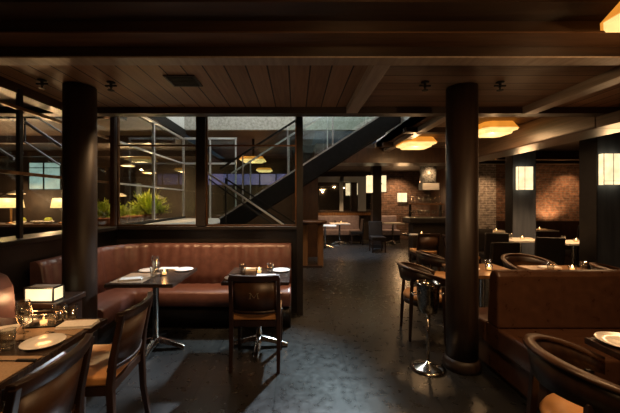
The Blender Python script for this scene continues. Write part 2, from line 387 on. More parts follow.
# ------------------------------------------------------------------ window_1: the glazed screen behind the bench
def screen():
    r = bpy.data.objects.new('window_1', None); COL.objects.link(r); r['kind'] = 'structure'
    z0, z1 = 1.18, 2.78
    for x, wd in ((-2.43, .055), (-1.26, .12), (.05, .085)):
        b = 1.18 if x < 0 else 0
        bx(x-wd/2, x+wd/2, 4.16, 4.28, b, z1).build('window_post', 'wood_mid' if x < -2 else 'black', r, bevel=.004)
    bx(-2.43, .05, 4.17, 4.27, z1-.05, z1+.0).build('window_header', 'black', r)
    for xa, xb in ((-2.38, -1.33), (-1.19, .0)):
        bx(xa, xb, 4.21, 4.218, z0, z1-.05).build('glass_pane', 'glass', r)
    for xa, xb in ((-2.385, -1.32), (-1.2, .0075)):
        m = MB(); m.box(xa, xb, 4.20, 4.235, z0, z0+.02)
        m.box(xa, xa+.018, 4.20, 4.235, z0, z1-.05); m.box(xb-.018, xb, 4.20, 4.235, z0, z1-.05)
        m.build('glazing_bead', 'bronze', r)
    m = bx(-2.385, .0, 4.195, 4.208, 2.24, 2.262)
    m.build('glazing_bar', 'bronze', r)
screen()
# window_2: the long glazed side screen running away from the camera on the left
r2 = bpy.data.objects.new('window_2', None); COL.objects.link(r2); r2['kind'] = 'structure'
for y in (-.6, 1.1, 2.80): bx(-2.475, -2.44, y-.018, y+.018, 1.18, 2.5 if y < 3.4 else 2.87).build('window_post', 'black', r2)
for y in (5.39, 6.83): bx(-2.46, -2.42, y-.02, y+.02, 1.18, 2.87).build('window_post', 'steel', r2)
for z in (1.755, 2.33): 
    bx(-2.47, -2.435, -2.4, 4.1, z-.014, z+.014).build('glazing_bar', 'bronze', r2)
    bx(-2.455, -2.425, 4.2, 6.83, z-.012, z+.012).build('glazing_bar', 'steel', r2)
bx(-2.46, -2.42, 4.2, 6.83, 2.85, 2.88).build('glazing_bar', 'steel', r2)
bx(-2.456, -2.448, -2.4, 4.1, 1.18, 2.46).build('glass_pane', 'glass', r2)
bx(-2.445, -2.438, 4.2, 6.83, 1.18, 2.86).build('glass_pane', 'glass', r2)
bx(-2.46, -2.40, 4.3, 6.85, 1.13, 1.19).build('window_sill', 'darkmetal', r2)

# far opening at the end of the aisle: large mirror in a dark frame
mr = bpy.data.objects.new('window_3', None); COL.objects.link(mr); mr['kind'] = 'structure'
m = MB(); m.box(.8, 3.2, 12.4, 12.5, 2.50, 2.58); m.box(.8, 3.2, 12.4, 12.5, 1.08, 1.14); m.box(.8, .87, 12.4, 12.5, 1.1, 2.55); m.box(3.1, 3.2, 12.4, 12.5, 1.1, 2.55)
m.build('window_frame', 'wood', mr)
bx(.87, 3.1, 12.44, 12.48, 1.14, 2.5).build('glass_pane', 'mirror', mr)
bx(.87, 3.1, 12.38, 12.45, 2.28, 2.50).build('window_header', 'daylit_tint', mr)  # header and mullions carry the daylight in their pale colour
bx(1.72, 1.86, 12.38, 12.45, 1.14, 2.5).build('window_mullion', 'daylit_tint', mr)
bx(2.45, 2.75, 12.38, 12.45, 1.14, 2.28).build('window_mullion', 'daylit_tint', mr)
struct('trim_21', bx(.8, 3.3, 12.36, 12.5, .98, 1.08), 'oak')

# lit window at the back of the side room, and the violet light band beyond the stairs
wl = bpy.data.objects.new('window_4', None); COL.objects.link(wl); wl['kind'] = 'structure'
bx(-7.5, -6.62, 8.86, 8.88, 1.86, 2.6).build('glass_pane', 'window_lit', wl)
m = MB()
for z in (1.84, 2.22, 2.45, 2.60): m.box(-7.52, -6.60, 8.83, 8.9, z, z+.02)
for x in (-7.52, -7.10, -6.62): m.box(x, x+.025, 8.83, 8.9, 1.84, 2.62)
m.build('window_frame', 'darkmetal', wl)
# column posts --------------------------------------------------
def column(label, x, y, ztop=2.55):
    t = thing('column', label, 'column', (x, y, 0))
    MB().lathe([(.132, .08), (.135, .5), (.132, ztop-.01)], 40).build('shaft', 'post', t)
    MB().lathe([(.16, 0), (.16, .05), (.15, .075), (.137, .1)], 40).build('base_ring', 'post', t)
    return t
column('round dark timber column standing left beside the long set table', -1.96, 2.86)
column('round dark timber column standing right in front of the leather banquette', 1.51, 2.87)
def sconce(t, x, y0, z0, z1, wd, d=.09):
    bx(x-wd/2, x+wd/2, y0-d, y0-.005, z0, z1).build('sconce_shade', 'paper', t, bevel=.004)
def square_column(label, x0, x1, y0, y1, top, sc=None):
    t = thing('square_column', label, 'column', ((x0+x1)/2, (y0+y1)/2, 0))
    hx, hy = (x1-x0)/2, (y1-y0)/2
    bx(-hx, hx, -hy, hy, 0, top).build('shaft', 'bluecol', t, bevel=.01)
    bx(-hx-.012, -hx, -hy-.005, hy+.005, 0, top).build('side_panel', 'black', t)
    return t
square_column('blue-grey square column with a lit box sconce, at the right edge of the picture', 4.845, 5.42, 5.07, 5.37, 2.695)
square_column('blue-grey square column with a lit box sconce, further back beside the brick', 4.75, 5.26, 6.90, 7.13, 2.695)
def wall_sconce(label, x, y, z0, z1, wd, power=7, d=.10):
    t = thing('wall_sconce', label, 'lamp', (x, y, z0))
    h = z1-z0
    bx(-wd/2+.004, wd/2-.004, -d, -.01, .004, h-.004).build('lamp_shade', 'paper', t)
    m = MB()
    for a in (-wd/2, -wd/2+wd*.42, wd/2-.006): m.box(a, a+.006, -d-.004, -d+.002, 0, h)
    for a in (-wd/2, wd/2-.006): m.box(a, a+.006, -.012, -.001, 0, h)
    for z in (0, h-.006, h*.12): m.box(-wd/2, wd/2, -d-.004, -d+.002, z, z+.005)
    m.build('shade_frame', 'wood_mid', t)
    light('AREA', 'sconce_light', (x, y-d-.012, (z0+z1)/2), power, WARM, target=(x, y-3, z0-.3), sx=wd, sy=h)
    return t
wall_sconce('lit white box sconce on the square column at the right edge', 5.03, 5.065, 1.77, 2.27, .36, 13)
wall_sconce('lit white box sconce on the square column beside the brick wall', 4.96, 6.895, 1.76, 2.27, .32, 13)
wall_sconce('small glowing square sconce on the dark brick wall behind the bar', 4.19, 12.49, 1.5, 1.86, .36, 14)
t = thing('aisle_post', 'slim dark post at the far end of the aisle with lanterns on both sides', 'post', (2.64, 10.4, 0))
bx(-.14, .14, -.15, .15, 0, 2.69).build('shaft', 'post', t); bx(-.19, .19, -.18, .18, 0, .12).build('base', 'black', t)
for lab, x0, z0, z1, wd in (('tall lit paper lantern on the left face of the slim aisle post', 2.40, 1.80, 2.36, .17), ('narrow lit paper lantern on the right face of the slim aisle post', 2.87, 1.83, 2.36, .11)):
    t = thing('paper_lantern', lab, 'lamp', (x0, 10.30, z0))
    bx(-wd/2, wd/2, -.1, .1, 0, z1-z0).build('lamp_shade', 'paper', t, bevel=.01)
    bx(-wd/2-.01, wd/2+.01, -.11, .11, -.02, 0).build('bottom_frame', 'wood_mid', t); bx(-wd/2-.01, wd/2+.01, -.11, .11, z1-z0, z1-z0+.02).build('top_frame', 'wood_mid', t)
    m = MB(); s = 1 if x0 < 2.6 else -1
    m.box(*sorted((s*wd/2, 2.64-x0-s*.141)), .0, .07, .25, .29); m.build('bracket', 'wood_mid', t)
# ceiling lanterns --------------------------------------------------
def ceiling_lantern(label, x, y, z, power, s=.31, tall=1, stem=0):
    t = thing('ceiling_lantern', label, 'lamp', (x, y, z))
    def octo(h, c): return [(-h+c,-h),(h-c,-h),(h,-h+c),(h,h-c),(h-c,h),(-h+c,h),(-h,h-c),(-h,-h+c)]
    def frus(z0, h0, z1, h1, c): 
        a = [(p[0], p[1], z0) for p in octo(h0, c)]; b = [(p[0], p[1], z1) for p in octo(h1, c)]
        return MB().sweep([a, b], smooth=False)
    if stem: MB().lathe([(.03, 0), (.03, stem)], 10).build('stem', 'darkmetal', t)
    frus(-.001, s*.82, -.10*tall, s, .07).build('upper_shade', 'amber', t)
    frus(-.101*tall, s*.97, -.12*tall, s*.95, .07).build('shade_rim', 'cream', t)
    frus(-.121*tall, s*.78, -.165*tall, s*.74, .06).build('lower_shade', 'cream', t)
    light('AREA', 'lantern_light', (x, y, z-.175*tall), power*.7, WARM, target=(x, y, 0), sx=s, sy=s)
    light('POINT', 'lantern_glow', (x, y, z-.30), power*.5, WARM, .03)
    return t
ceiling_lantern('amber paper ceiling lantern hanging left of the right round column', 2.28, 6.0, 2.695, 18)
ceiling_lantern('amber paper ceiling lantern just right of the right round column', 3.03, 4.85, 2.695, 18, .27)
ceiling_lantern('amber paper ceiling lantern cut off by the top right corner', 1.96, 1.47, 2.56, 22, .31, .92, .058)
ceiling_lantern('amber lantern built in place of a lamp reflected in the stair glass, the larger nearer one', -1.06, 7.8, 2.60, 10, .31, .7, .46)  # lamp reflection in the glass, added as a hanging lantern
ceiling_lantern('amber lantern built in place of a lamp reflected in the stair glass, the smaller farther one', -1.07, 10.7, 2.64, 10, .27, .7, .42)  # second glass reflection, added as a lantern farther off
ceiling_lantern('added amber paper ceiling lantern above the near aisle, out of view over the crossbeam', .45, .9, 2.615, 20)  # unseen lantern added to brighten the ceiling boards
ceiling_lantern('added unseen amber paper ceiling lantern further behind the viewer', 1.0, -1.4, 2.615, 8)  # unseen light source added where the glass does not mirror it

# ceiling fittings
def sprinkler(label):
    t = thing('sprinkler', label, 'sprinkler', (0,0,0))
    MB().lathe([(.035, -.001), (.035, -.008), (.012, -.012), (.012, -.05)], 12).build('pipe', 'darkmetal', t)
    MB().lathe([(.006, -.05), (.006, -.07), (.028, -.072), (.028, -.076)], 12).build('deflector', 'darkmetal', t)
    MB().bar((-.05, 0, -.035), (.05, 0, -.035), .012, .014).build('arm', 'darkmetal', t)
    return t
for px, py, lab in ((42, 82, 'small dark sprinkler head on the ceiling left of the left round column'), (111, 84, 'small dark sprinkler head on the ceiling right of the left round column'),
                    (425, 84, 'small dark sprinkler head on the ceiling left of the right round column'), (500, 84, 'small dark sprinkler head on the ceiling right of the right round column')):
    Y = 1.03*F/(HY-py); place('sprinkler', sprinkler, lab, ((px-CX)*Y/F, Y, 2.549))
t = thing('ceiling_vent', 'dark square air vent set in the boarded ceiling', 'vent', (-.97, 2.72, 2.55))
bx(-.13, .13, -.12, .12, -.012, -.001).build('frame', 'beam', t)
m = MB()
for i in range(7): m.box(-.11, .11, -.1+i*.03, -.085+i*.03, -.018, -.012)
m.build('slat', 'darkmetal', t)

# ------------------------------------------------------------------ stairs and landing beyond the glass
struct('trim_22', bx(-2.40, -1.28, 4.42, 6.84, 1.05, 1.15), 'concrete')          # the raised landing
def flight(label, x0, z0, x1, z1, ya, yb, ns):
    t = thing('staircase', label, 'stairs', ((x0), (ya+yb)/2, 0))
    L = Vector((x1-x0, 0, z1-z0)); hy = (yb-ya)/2
    for s in (-1, 1):
        m = MB(); y = s*hy
        m.prism([(0, z0+.02), (x1-x0, z1+.02), (x1-x0, z1-.30), (0+.0, z0-.30)] , 1, y-.025, y+.025)
        m.build('stringer', 'darkmetal', t)
    m = MB()
    for i in range(ns):
        fx = (x1-x0)*(i+.5)/ns; fz = z0+(z1-z0)*(i+.5)/ns-.05
        m.box(fx-abs(x1-x0)/ns*.62, fx+abs(x1-x0)/ns*.62, -hy+.03, hy-.03, fz-.03, fz)
    m.build('treads', 'concrete', t)
    d = L.normalized()
    for s in (-1, 1):
        y = s*hy
        MB().bar((0, y, z0+.85), (x1-x0, y, z1+.85), .03, .03).build('handrail', 'steel' if s > 0 else 'darkmetal', t)
        MB().bar((0, y, z0+.04), (x1-x0, y, z1+.04), .06, .02).build('edge_rail', 'steel', t)
        for k in range(4):
            fx = (x1-x0)*(k+.5)/4; fz = z0+(z1-z0)*(k+.5)/4
            bx(fx-.01, fx+.01, y-.01, y+.01, fz, fz+.84).build('baluster', 'steel', t)
        g = MB(); g.prism([(.05, z0+.10), (x1-x0-.05, z1+.10), (x1-x0-.05, z1+.80), (.05, z0+.80)], 1, y-.004, y+.004)
        g.build('balustrade_glass', 'balglass', t)
    return t
flight('black steel staircase climbing to the right behind the glass', -1.25, 1.20, 1.72, 3.10, 5.2, 6.08, 11)
# rails added for the stair reflection in the left glass, then the descending handrails
t = thing('reflected_rails', 'bright sloping steel rails standing in for the stair reflection in the left glass', 'railing', (-3.6, 4.5, 0))
for xa, za, xb, zb, wd in ((25, 122, 62, 147, .035), (-12, 142, 14, 159, .035), (33, 115, 64, 134, .015), (25, 142, 60, 165, .018), (-10, 112, 14, 121, .012)):
    pa = ((xa-CX)*4.5/F+3.6, 0, E+(HY-za)*4.5/F); pb = ((xb-CX)*4.5/F+3.6, 0, E+(HY-zb)*4.5/F)
    MB().bar(pa, pb, .03, wd).build('rail', 'steel', t)
    bx(pa[0]-.008, pa[0]+.008, -.008, .008, pa[2], 2.869).build('hanger', 'darkmetal', t)
light('SPOT', 'rail_fill', (-2.9, 4.9, 2.7), 30, (.9, .95, 1), .05, (-3.9, 4.5, 2.3), 100, .5)  # added spot to brighten the sloping rails
t = thing('stair_handrail', 'pair of bright steel handrails descending to the right behind the glass', 'handrail', (-1.2, 4.55, 0))
for dy, z0, x0, x1, z1 in ((0, 1.93, -.09, 1.02, 1.17), (.25, 1.86, .12, 1.20, 1.17)):
    MB().bar((x0, dy, z0), (x1, dy, z1), .022, .024).build('handrail', 'steel' if dy == 0 else 'darkmetal', t)
    MB().bar((x0+.03, dy+.0, z0-.10), (x1, dy, z1-.10), .012, .02).build('lower_rail', 'darkmetal', t)
    MB().bar((x1-.01, dy, z1), (x1-.01, dy, 0), .02, .02).build('newel', 'darkmetal', t)
    MB().bar((x0+.01, dy, z0), (x0+.01, dy, 1.14 if x0 < 0 else 0), .02, .02).build('newel', 'darkmetal', t)
t = thing('landing_rail', 'steel framed glass railing along the back of the stair landing', 'railing', (-1.85, 6.80, 1.15))
for z in (1.18, 1.72): bx(-.56, .57, -.015, .015, z-.02, z+.02).build('rail', 'steel', t)
for x in (0.0, .55): bx(x-.015, x+.015, -.015, .015, .001, 1.72).build('baluster', 'steel', t)
bx(-.55, .54, -.004, .004, .05, 1.68).build('glass_panel', 'balglass', t)
t = thing('light_band', 'dim violet light band high on the far wall beyond the stairs', 'light band', (-1.55, 11.25, 2.31))
bx(-1.6, 1.6, -.02, .04, -.19, .19).build('panel', 'violet', t)
for i in range(6): bx(-1.5+i*.58, -1.46+i*.58, -.06, -.021, -.2, .2).build('divider', 'darkmetal', t)

# ------------------------------------------------------------------ plants in the planter behind the side glass
tag(bx(-.17, .17, -1.25, 1.25, 0, 1.14).build('planter_box', 'darkwall', None, (-2.80, 5.5, 0)), 'long low dark planter wall behind the side glass', 'planter')
def shrub(label, x, y, h, n, seed, spread=.2):
    random.seed(seed)
    t = thing('potted_shrub', label, 'plant', (x, y, 1.14))
    MB().lathe([(.09, 0), (.12, .11), (.125, .13)], 14).build('pot', 'terracotta', t)
    m = MB()
    for i in range(n):
        a = random.uniform(0, 2*PI); el = random.uniform(.15, 1.4); L = h*random.uniform(.5, 1)
        d = Vector((math.cos(a)*math.cos(el)*spread/.2*.6, math.sin(a)*math.cos(el)*.6*spread/.2, math.sin(el)))
        p0 = Vector((0, 0, .12)); p1 = p0+d*L*.6; p2 = p0+d*L+Vector((0, 0, -.04*math.cos(el)))
        u = d.cross(Vector((0, 0, 1))).normalized()*random.uniform(.012, .022)
        if u.length < .001: u = Vector((.015, 0, 0))
        m.add([p0-u*.3, p0+u*.3, p1+u, p1-u, p2], [(0, 1, 2, 3), (3, 2, 4)])
        # a few side leaflets
        for k in range(3):
            q = p0.lerp(p2, .4+.18*k); s = u*random.uniform(3, 5)*random.choice((-1, 1))
            m.add([q, q+s*.5+Vector((0, 0, .025)), q+s+Vector((0, 0, .045)), q+s*.5-Vector((0, 0, .005))], [(0, 1, 2, 3)])
    m.build('foliage', 'leaf', t)
shrub('bright yellow-green shrub directly left of the wooden window post', -2.83, 4.62, .34, 90, 1)
shrub('darker leafy shrub directly right of the wooden window post', -2.80, 5.02, .36, 80, 2)
shrub('tallest bright green shrub in the middle of the side glass', -2.80, 5.96, .56, 260, 3, .36)
shrub('low yellow-green shrub spilling at the foot of the tallest shrub', -2.78, 5.42, .22, 90, 5, .26)

# ------------------------------------------------------------------ side room furniture seen through the left glass
t = thing('serving_counter', 'long dark serving counter in the side room behind the left glass', 'counter', (-5.2, 6.6, 0))
bx(-2.1, 2.1, -.3, .3, 1.0, 1.05).build('countertop', 'wood_mid', t); bx(-2.05, 2.05, -.25, .25, 0, 1.0).build('body', 'darkwall', t)
def table_lamp(label):
    t = thing('table_lamp', label, 'lamp')
    MB().lathe([(.09, 0), (.09, .02), (.02, .04), (.02, .33)], 16).build('lamp_base', 'bronze', t)
    MB().lathe([(.225, .33), (.19, .53)], 24).build('lamp_shade', 'cream', t)
    return t
place('table_lamp', table_lamp, 'cream shaded table lamp at the far left edge behind the glass', (-5.97, 6.6, 1.05))
place('table_lamp', table_lamp, 'cream shaded table lamp seen just left of the left round column', (-4.87, 6.6, 1.05))
for x in (-5.85, -4.87): light('POINT', 'lamp_light', (x, 6.2, 1.75), 40, WARM, .03)
def bowl(label):
    o = MB().lathe([(.04, 0), (.05, .01), (.11, .06), (.105, .06), (.04, .02)], 16).build('bowl', 'china'); return tag(o, label, 'bowl')
place('bowl', bowl, 'small white bowl on the serving counter between the two table lamps', (-5.35, 6.5, 1.05))
for x_, lab in ((-5.62, 'small white bowl right of the leftmost table lamp'), (-5.05, 'small white bowl left of the second table lamp')): place('bowl', bowl, lab, (x_, 6.42, 1.05))
def fruit(label):
    o = MB().lathe([(.01, 0), (.06, .02), (.08, .07), (.05, .12), (.01, .13)], 12).build('lime', 'leaf'); return tag(o, label, 'fruit')
for x_, lab in ((-5.78, 'green lime on the serving counter near the leftmost table lamp'), (-5.22, 'green lime on the serving counter near the middle bowl')): place('lime', fruit, lab, (x_, 6.64, 1.05))
def pendant(label, cl=1.0):
    t = thing('dome_pendant', label, 'lamp')
    MB().lathe([(.20, 0), (.17, .03), (.08, .08), (.02, .1)], 20).build('lamp_shade', 'china', t)
    MB().lathe([(.16, -.008), (.16, -.001)], 16).build('diffuser', 'cream', t)
    MB().tube([(0, 0, .1), (0, 0, cl)], .005, 6).build('cord', 'darkmetal', t)
    return t
for px, py, Y, lab in ((16, 194, 8.3, 'white dome pendant glowing above the leftmost table lamp'), (128, 166, 9.2, 'white dome pendant with a lit underside, highest left of the thin mullion'),
                       (149, 173, 8.6, 'white dome pendant with a lit underside right beside the thin mullion'), (120, 196, 9.8, 'low white dome pendant hanging over the darker shrub'), (158, 198, 10.2, 'low white dome pendant hanging right of the tallest shrub')):
    z = E+(HY-py)*Y/F; x = (px-CX)*Y/F
    o = pendant(lab, (2.87 if x < -2.55 else 3.07)-z); o.location = (x, Y, z)
    light('POINT', 'pendant_light', (x, Y, z-.15), 40, WARM, .03)
# side room tables
def square_table(label, w=.62, d=.66, top='tablewood', h=.75):
    t = thing('pedestal_table', label, 'table')
    bx(-w/2, w/2, -d/2, d/2, h-.035, h).build('tabletop', top, t, bevel=.004)
    MB().lathe([(.031, .09), (.031, h-.06), (.09, h-.037)], 16).build('pole', 'chrome', t)
    for k, (dx, dy) in enumerate(((1, 0), (-1, 0), (0, 1), (0, -1))):
        L = .30; pts = []
        secs = []
        for q in range(7):
            f = q/6; zc = .095-.075*f**1.3; wd = .038-.008*f; th = .030-.010*f
            c = Vector((dx*L*f, dy*L*f, zc)); u = Vector((-dy, dx, 0))
            secs.append([c-u*wd-Vector((0,0,th)), c+u*wd-Vector((0,0,th)), c+u*wd*.6+Vector((0,0,th*.8)), c-u*wd*.6+Vector((0,0,th*.8))])
        MB().sweep(secs, smooth=False).build('leg', 'chrome', t, bevel=.006)
    return t
# ------------------------------------------------------------------ chairs
def dining_chair(label, emblem=False):
    t = thing('dining_chair', label, 'chair')
    W = .215
    for s in (-1, 1):
        m = MB(); secs = []
        for z, y, a in ((0, -.235, .015), (.2, -.20, .018), (.44, -.19, .02), (.6, -.205, .018), (.85, -.255, .015)):
            x = s*(W-.005); secs.append([(x-a, y-a, z), (x+a, y-a, z), (x+a, y+a, z), (x-a, y+a, z)])
        m.sweep(secs, smooth=False).build('leg', 'wood', t, bevel=.004)
        m = MB(); secs = []
        for z, a in ((0, .013), (.42, .019)):
            x = s*(W-.005); y = .21; secs.append([(x-a, y-a, z), (x+a, y-a, z), (x+a, y+a, z), (x-a, y+a, z)])
        m.sweep(secs, smooth=False).build('leg', 'wood', t, bevel=.004)
    m = MB(); a = .39; b = .44
    m.box(-W+.01, W-.01, -.195, -.175, a, b); m.box(-W+.01, W-.01, .2, .222, a, b); m.box(-W-.005, -W+.017, -.19, .21, a, b); m.box(W-.017, W+.005, -.19, .21, a, b)
    m.build('seat_frame', 'wood', t)
    bx(-W-.005, W+.005, -.185, .235, .441, .50).build('seat', 'tan', t, bevel=.016, seg=3)
    def back(z0, z1, thick, front=0, wx=.220):
        secs = []
        for i in range(13):
            x = -wx+2*wx*i/12; bow = -.05*(1-(x/wx)**2)
            def Yz(z): return -.205-(z-.6)*.2+bow+.012
            secs.append([(x, Yz(z0)-thick+front, z0), (x, Yz(z0)+thick+front, z0), (x, Yz(z1)+thick+front, z1), (x, Yz(z1)-thick+front, z1)])
        return MB().sweep(secs)
    bp_ = back(.52, .81, .010, 0, .19).build('back_panel', 'wood_mid', t)
    back(.81, .865, .018).build('top_rail', 'wood', t, bevel=.004)
    back(.515, .54, .014, 0, .2).build('bottom_rail', 'wood', t)
    if emblem:
        m = MB(); z0, z1 = .66, .71; 
        def yy(z): return -.205-(z-.6)*.2-.05+.012-.0125
        def st(xa, za, xb, zb, wd): m.bar((xa, yy(za), za), (xb, yy(zb), zb), wd, .003)
        st(-.034, z0, -.030, z1, .004); st(.034, z0, .030, z1, .007); st(-.030, z1, 0, z0+.006, .007); st(0, z0+.006, .030, z1, .004)
        for xx, zz in ((-.036, z0), (.036, z0), (-.033, z1), (.033, z1)): st(xx-.009, zz, xx+.009, zz, .003)
        m.build('embroidered_letter', 'gold', bp_)
    return t
def barrel_chair(label):
    t = thing('barrel_chair', label, 'chair')
    R = .27
    def pt(th, r): return Vector((r*math.sin(th), -r*math.cos(th)*1.0, 0))
    secs = []; secs2 = []
    n = 30; A = math.radians(128)
    for i in range(n+1):
        th = -A+2*A*i/n; f = abs(th)/A
        zt = .79-.13*f**2; hh = .16-.10*f**1.5
        k = .02 if f < .96 else .014
        fl = 1+.0*f
        a = pt(th, R+k-.018); b = pt(th, R-k-.018); c = pt(th, R-k+.012); d = pt(th, R+k+.012)
        secs.append([a+Vector((0,0,zt-hh)), b+Vector((0,0,zt-hh)), c+Vector((0,0,zt-.008)), d+Vector((0,0,zt-.008))])
        c = pt(th, R-.022+.012); d = pt(th, R+.026+.012); c2 = pt(th, R-.01+.012)
        secs2.append([pt(th, R-.014)+Vector((0,0,zt-.010)), pt(th, R+.040)+Vector((0,0,zt-.010)), pt(th, R+.036)+Vector((0,0,zt+.008)), pt(th, R-.010)+Vector((0,0,zt+.008))])
    MB().sweep(secs).build('backrest', 'wood', t)
    MB().sweep(secs2).build('top_rail', 'wood_mid', t)
    MB().lathe([(.20, .42), (.235, .425), (.242, .45), (.225, .478), (.12, .49), (.0, .492)], 28).build('seat', 'tan', t)
    MB().lathe([(.225, .37), (.238, .37), (.238, .419), (.225, .419)], 28).build('seat_frame', 'wood', t)
    for th, zt in ((-.75, .66), (.75, .66), (-2.0, .60), (2.0, .60)):
        top = pt(th, R-.008); bot = pt(th, R+.035)
        secs = []
        for f, a in ((0, .013), (.5, .018), (1, .016)):
            c = bot.lerp(top, f); z = zt*f; secs.append([(c.x-a, c.y-a, z), (c.x+a, c.y-a, z), (c.x+a, c.y+a, z), (c.x-a, c.y+a, z)])
        MB().sweep(secs, smooth=False).build('leg', 'wood', t, bevel=.004)
    return t
def parsons_chair(label):
    t = thing('upholstered_chair', label, 'chair')
    bx(-.21, .21, -.2, .23, .36, .47).build('seat', 'blackleather', t, bevel=.02)
    m = MB(); m.prism([(-.21, .40), (-.15, .40), (-.20, .90), (-.26, .90)], 0, -.21, .21); m.build('backrest', 'blackleather', t, bevel=.02)
    for x in (-1, 1):
        for y in (-.18, .2):
            bx(x*.185-.017, x*.185+.017, y-.017, y+.017, 0, .36).build('leg', 'wood', t)
    return t

def DC(label, x, y, rot): return place('dining', dining_chair, label, (x, y, 0), rot)
def BC(label, x, y, rot): return place('barrel', barrel_chair, label, (x, y, 0), rot)
def PC(label, x, y, rot): return place('parsons', parsons_chair, label, (x, y, 0), rot)
o = dining_chair('dark wood dining chair with a letter M on its back and a tan seat', True); o.location = (-.365, 3.0, 0)
DC('dark wood dining chair with tan seat, far one of two along the long set table', -1.27, 2.01, PI/2+.06)
DC('dark wood dining chair seen from behind in the bottom left corner', -1.24, 1.30, PI/2+.03)
BC('curved-back wooden armchair in the bottom right corner beside the set table', 1.44, 1.47, -PI/2-.12)
BC('curved-back wooden armchair behind the metal wine bucket stand', 1.47, 3.58, -PI/2-.1)
BC('curved-back wooden armchair half hidden left of the right round column', 2.02, 4.45, -PI/2)
BC('curved-back wooden armchair facing the camera just beyond the banquette back', 2.98, 4.02, PI)
BC('curved-back wooden armchair with a shiny rim in front of the square column', 3.62, 3.44, -PI/2-.5)
PC('black upholstered chair with the broad back turned to the camera beyond the banquette', 3.12, 4.92, 0)
PC('black upholstered chair turned slightly right, between the candle tables', 4.38, 5.55, -.35)
PC('black upholstered chair nearest the pale brick wall', 4.2, 7.3, 0)
PC('black upholstered chair left of the white table in front of the blue-grey column', 3.92, 6.3, -.2)
PC('black upholstered chair under the warm brick wall', 7.4, 8.3, .1)
DC('dark wood chair with its back to the camera by the bar counter', 2.68, 6.6, 0)
DC('dark wood chair turned sideways by the bar counter', 3.15, 6.0, -PI/2)
PC('black chair at the right of the small far table', 2.15, 11.2, PI/2)
PC('black chair left of the slim aisle post', 2.45, 9.5, PI)

# ------------------------------------------------------------------ L-shaped corner bench
def path_L():
    pts = []
    y = 2.84
    while y < 3.649: pts.append((Vector((-2.3, y)), Vector((1, 0)))); y += .0325
    for i in range(0, 22):
        a = PI-PI/2*i/21; pts.append((Vector((-1.85+.45*math.cos(a), 3.65+.45*math.sin(a))), Vector((-math.cos(a), -math.sin(a)))))
    x = -1.85+.0325
    while x < -.04: pts.append((Vector((x, 4.1)), Vector((0, -1)))); x += .0325
    return pts
PTS = path_L()
t = thing('corner_bench', 'oxblood leather bench wrapping the corner under the windows', 'bench', (-1.2, 4.0, 0))
O = Vector((-1.2, 4.0, 0))
def sec(p, nrm, prof): return [Vector((p.x+nrm.x*u, p.y+nrm.y*u, z))-O for u, z in prof]
secs = []
for i, (p, nr) in enumerate(PTS):
    q = i % 4; g = (-.012, .0, .006, .0)[q]
    secs.append(sec(p, nr, [(-.10, .42), (.05+g, .42), (.05+g, .6), (.03+g, .75), (.008+g, .90), (-.015+g, .945), (-.05, .96), (-.10, .955)]))
MB().sweep(secs).build('backrest', 'leather', t)
secs = [sec(p, nr, [(-.05, .27), (.41, .27), (.425, .30), (.425, .42), (.40, .447), (.05, .452), (-.05, .452)]) for i, (p, nr) in enumerate(PTS) if p.y > 3.06]
MB().sweep(secs).build('seat', 'leather', t)
secs = [sec(p, nr, [(-.05, .0), (.33, .0), (.33, .268), (-.05, .268)]) for i, (p, nr) in enumerate(PTS) if p.y > 3.08]
MB().sweep(secs).build('plinth', 'black', t)

# near left bench
t = thing('side_bench', 'leather bench back at the left edge beside the long set table', 'bench', (-2.12, 1.2, 0))
MB().prism([(-.1, .40), (.16, .40), (.10, .90), (.06, .98), (.0, 1.0), (-.1, 1.0)], 1, -1.5, 1.07).build('backrest', 'leather', t, bevel=.03, seg=3)
bx(.1, .48, -1.5, 1.07, .28, .44).build('seat', 'leather', t, bevel=.03, seg=3)
bx(.0, .42, -1.5, 1.05, 0, .28).build('plinth', 'black', t)
t = thing('end_cabinet', 'low dark wood cabinet between the two benches under the box lamp', 'cabinet', (-2.05, 2.52, 0))
bx(-.27, .27, -.17, .15, .70, .742).build('top', 'wood', t, bevel=.005); bx(-.25, .25, -.15, .13, 0, .70).build('body', 'wood', t)
t = thing('box_lamp', 'glowing cube lamp with dark edges on the cabinet between the benches', 'lamp', (-1.94, 2.43, .743))
bx(-.105, .105, -.052, .052, .010, .100).build('lamp_shade', 'paper', t)
for x in (-.113, .103):
    for y in (-.06, .05): bx(x, x+.010, y, y+.010, 0, .112).build('frame_post', 'black', t)
bx(-.113, .113, -.06, .06, 0, .009).build('base', 'black', t)
m = MB()
for y in (-.061, .051): m.box(-.113, .113, y, y+.010, .101, .112)
for x in (-.113, .103): m.box(x, x+.010, -.051, .051, .101, .112)
m.build('rim', 'black', t)
bx(-.102, .102, -.05, .05, .101, .109).build('lid', 'china', t)
light('POINT', 'box_lamp_light', (-1.915, 2.27, .83), 1.6, WARM, .03)

# ------------------------------------------------------------------ right banquette, seats back to back
t = thing('banquette', 'brown leather back-to-back banquette behind the right round column', 'bench', (2.7, 2.68, 0))
MB().prism([(-.06, .44), (.10, .44), (.06, .88), (.035, .915), (.0, .925), (-.04, .915), (-.06, .88)], 0, -1.02, 1.6).build('backrest', 'leather_dark', t, bevel=.02, seg=3)
bx(-1.035, 1.6, -.58, -.062, .26, .45).build('seat', 'leather_dark', t, bevel=.025, seg=3)
bx(-1.035, 1.6, .102, .48, .26, .45).build('seat', 'leather_dark', t, bevel=.025, seg=3)
bx(-1.02, 1.6, -.06, .10, .26, .44).build('core', 'leather_dark', t)
bx(-.99, 1.6, -.53, .43, .05, .26).build('plinth', 'leather_dark', t)
bx(-.96, 1.6, -.50, .40, .0, .05).build('toe_kick', 'black', t)

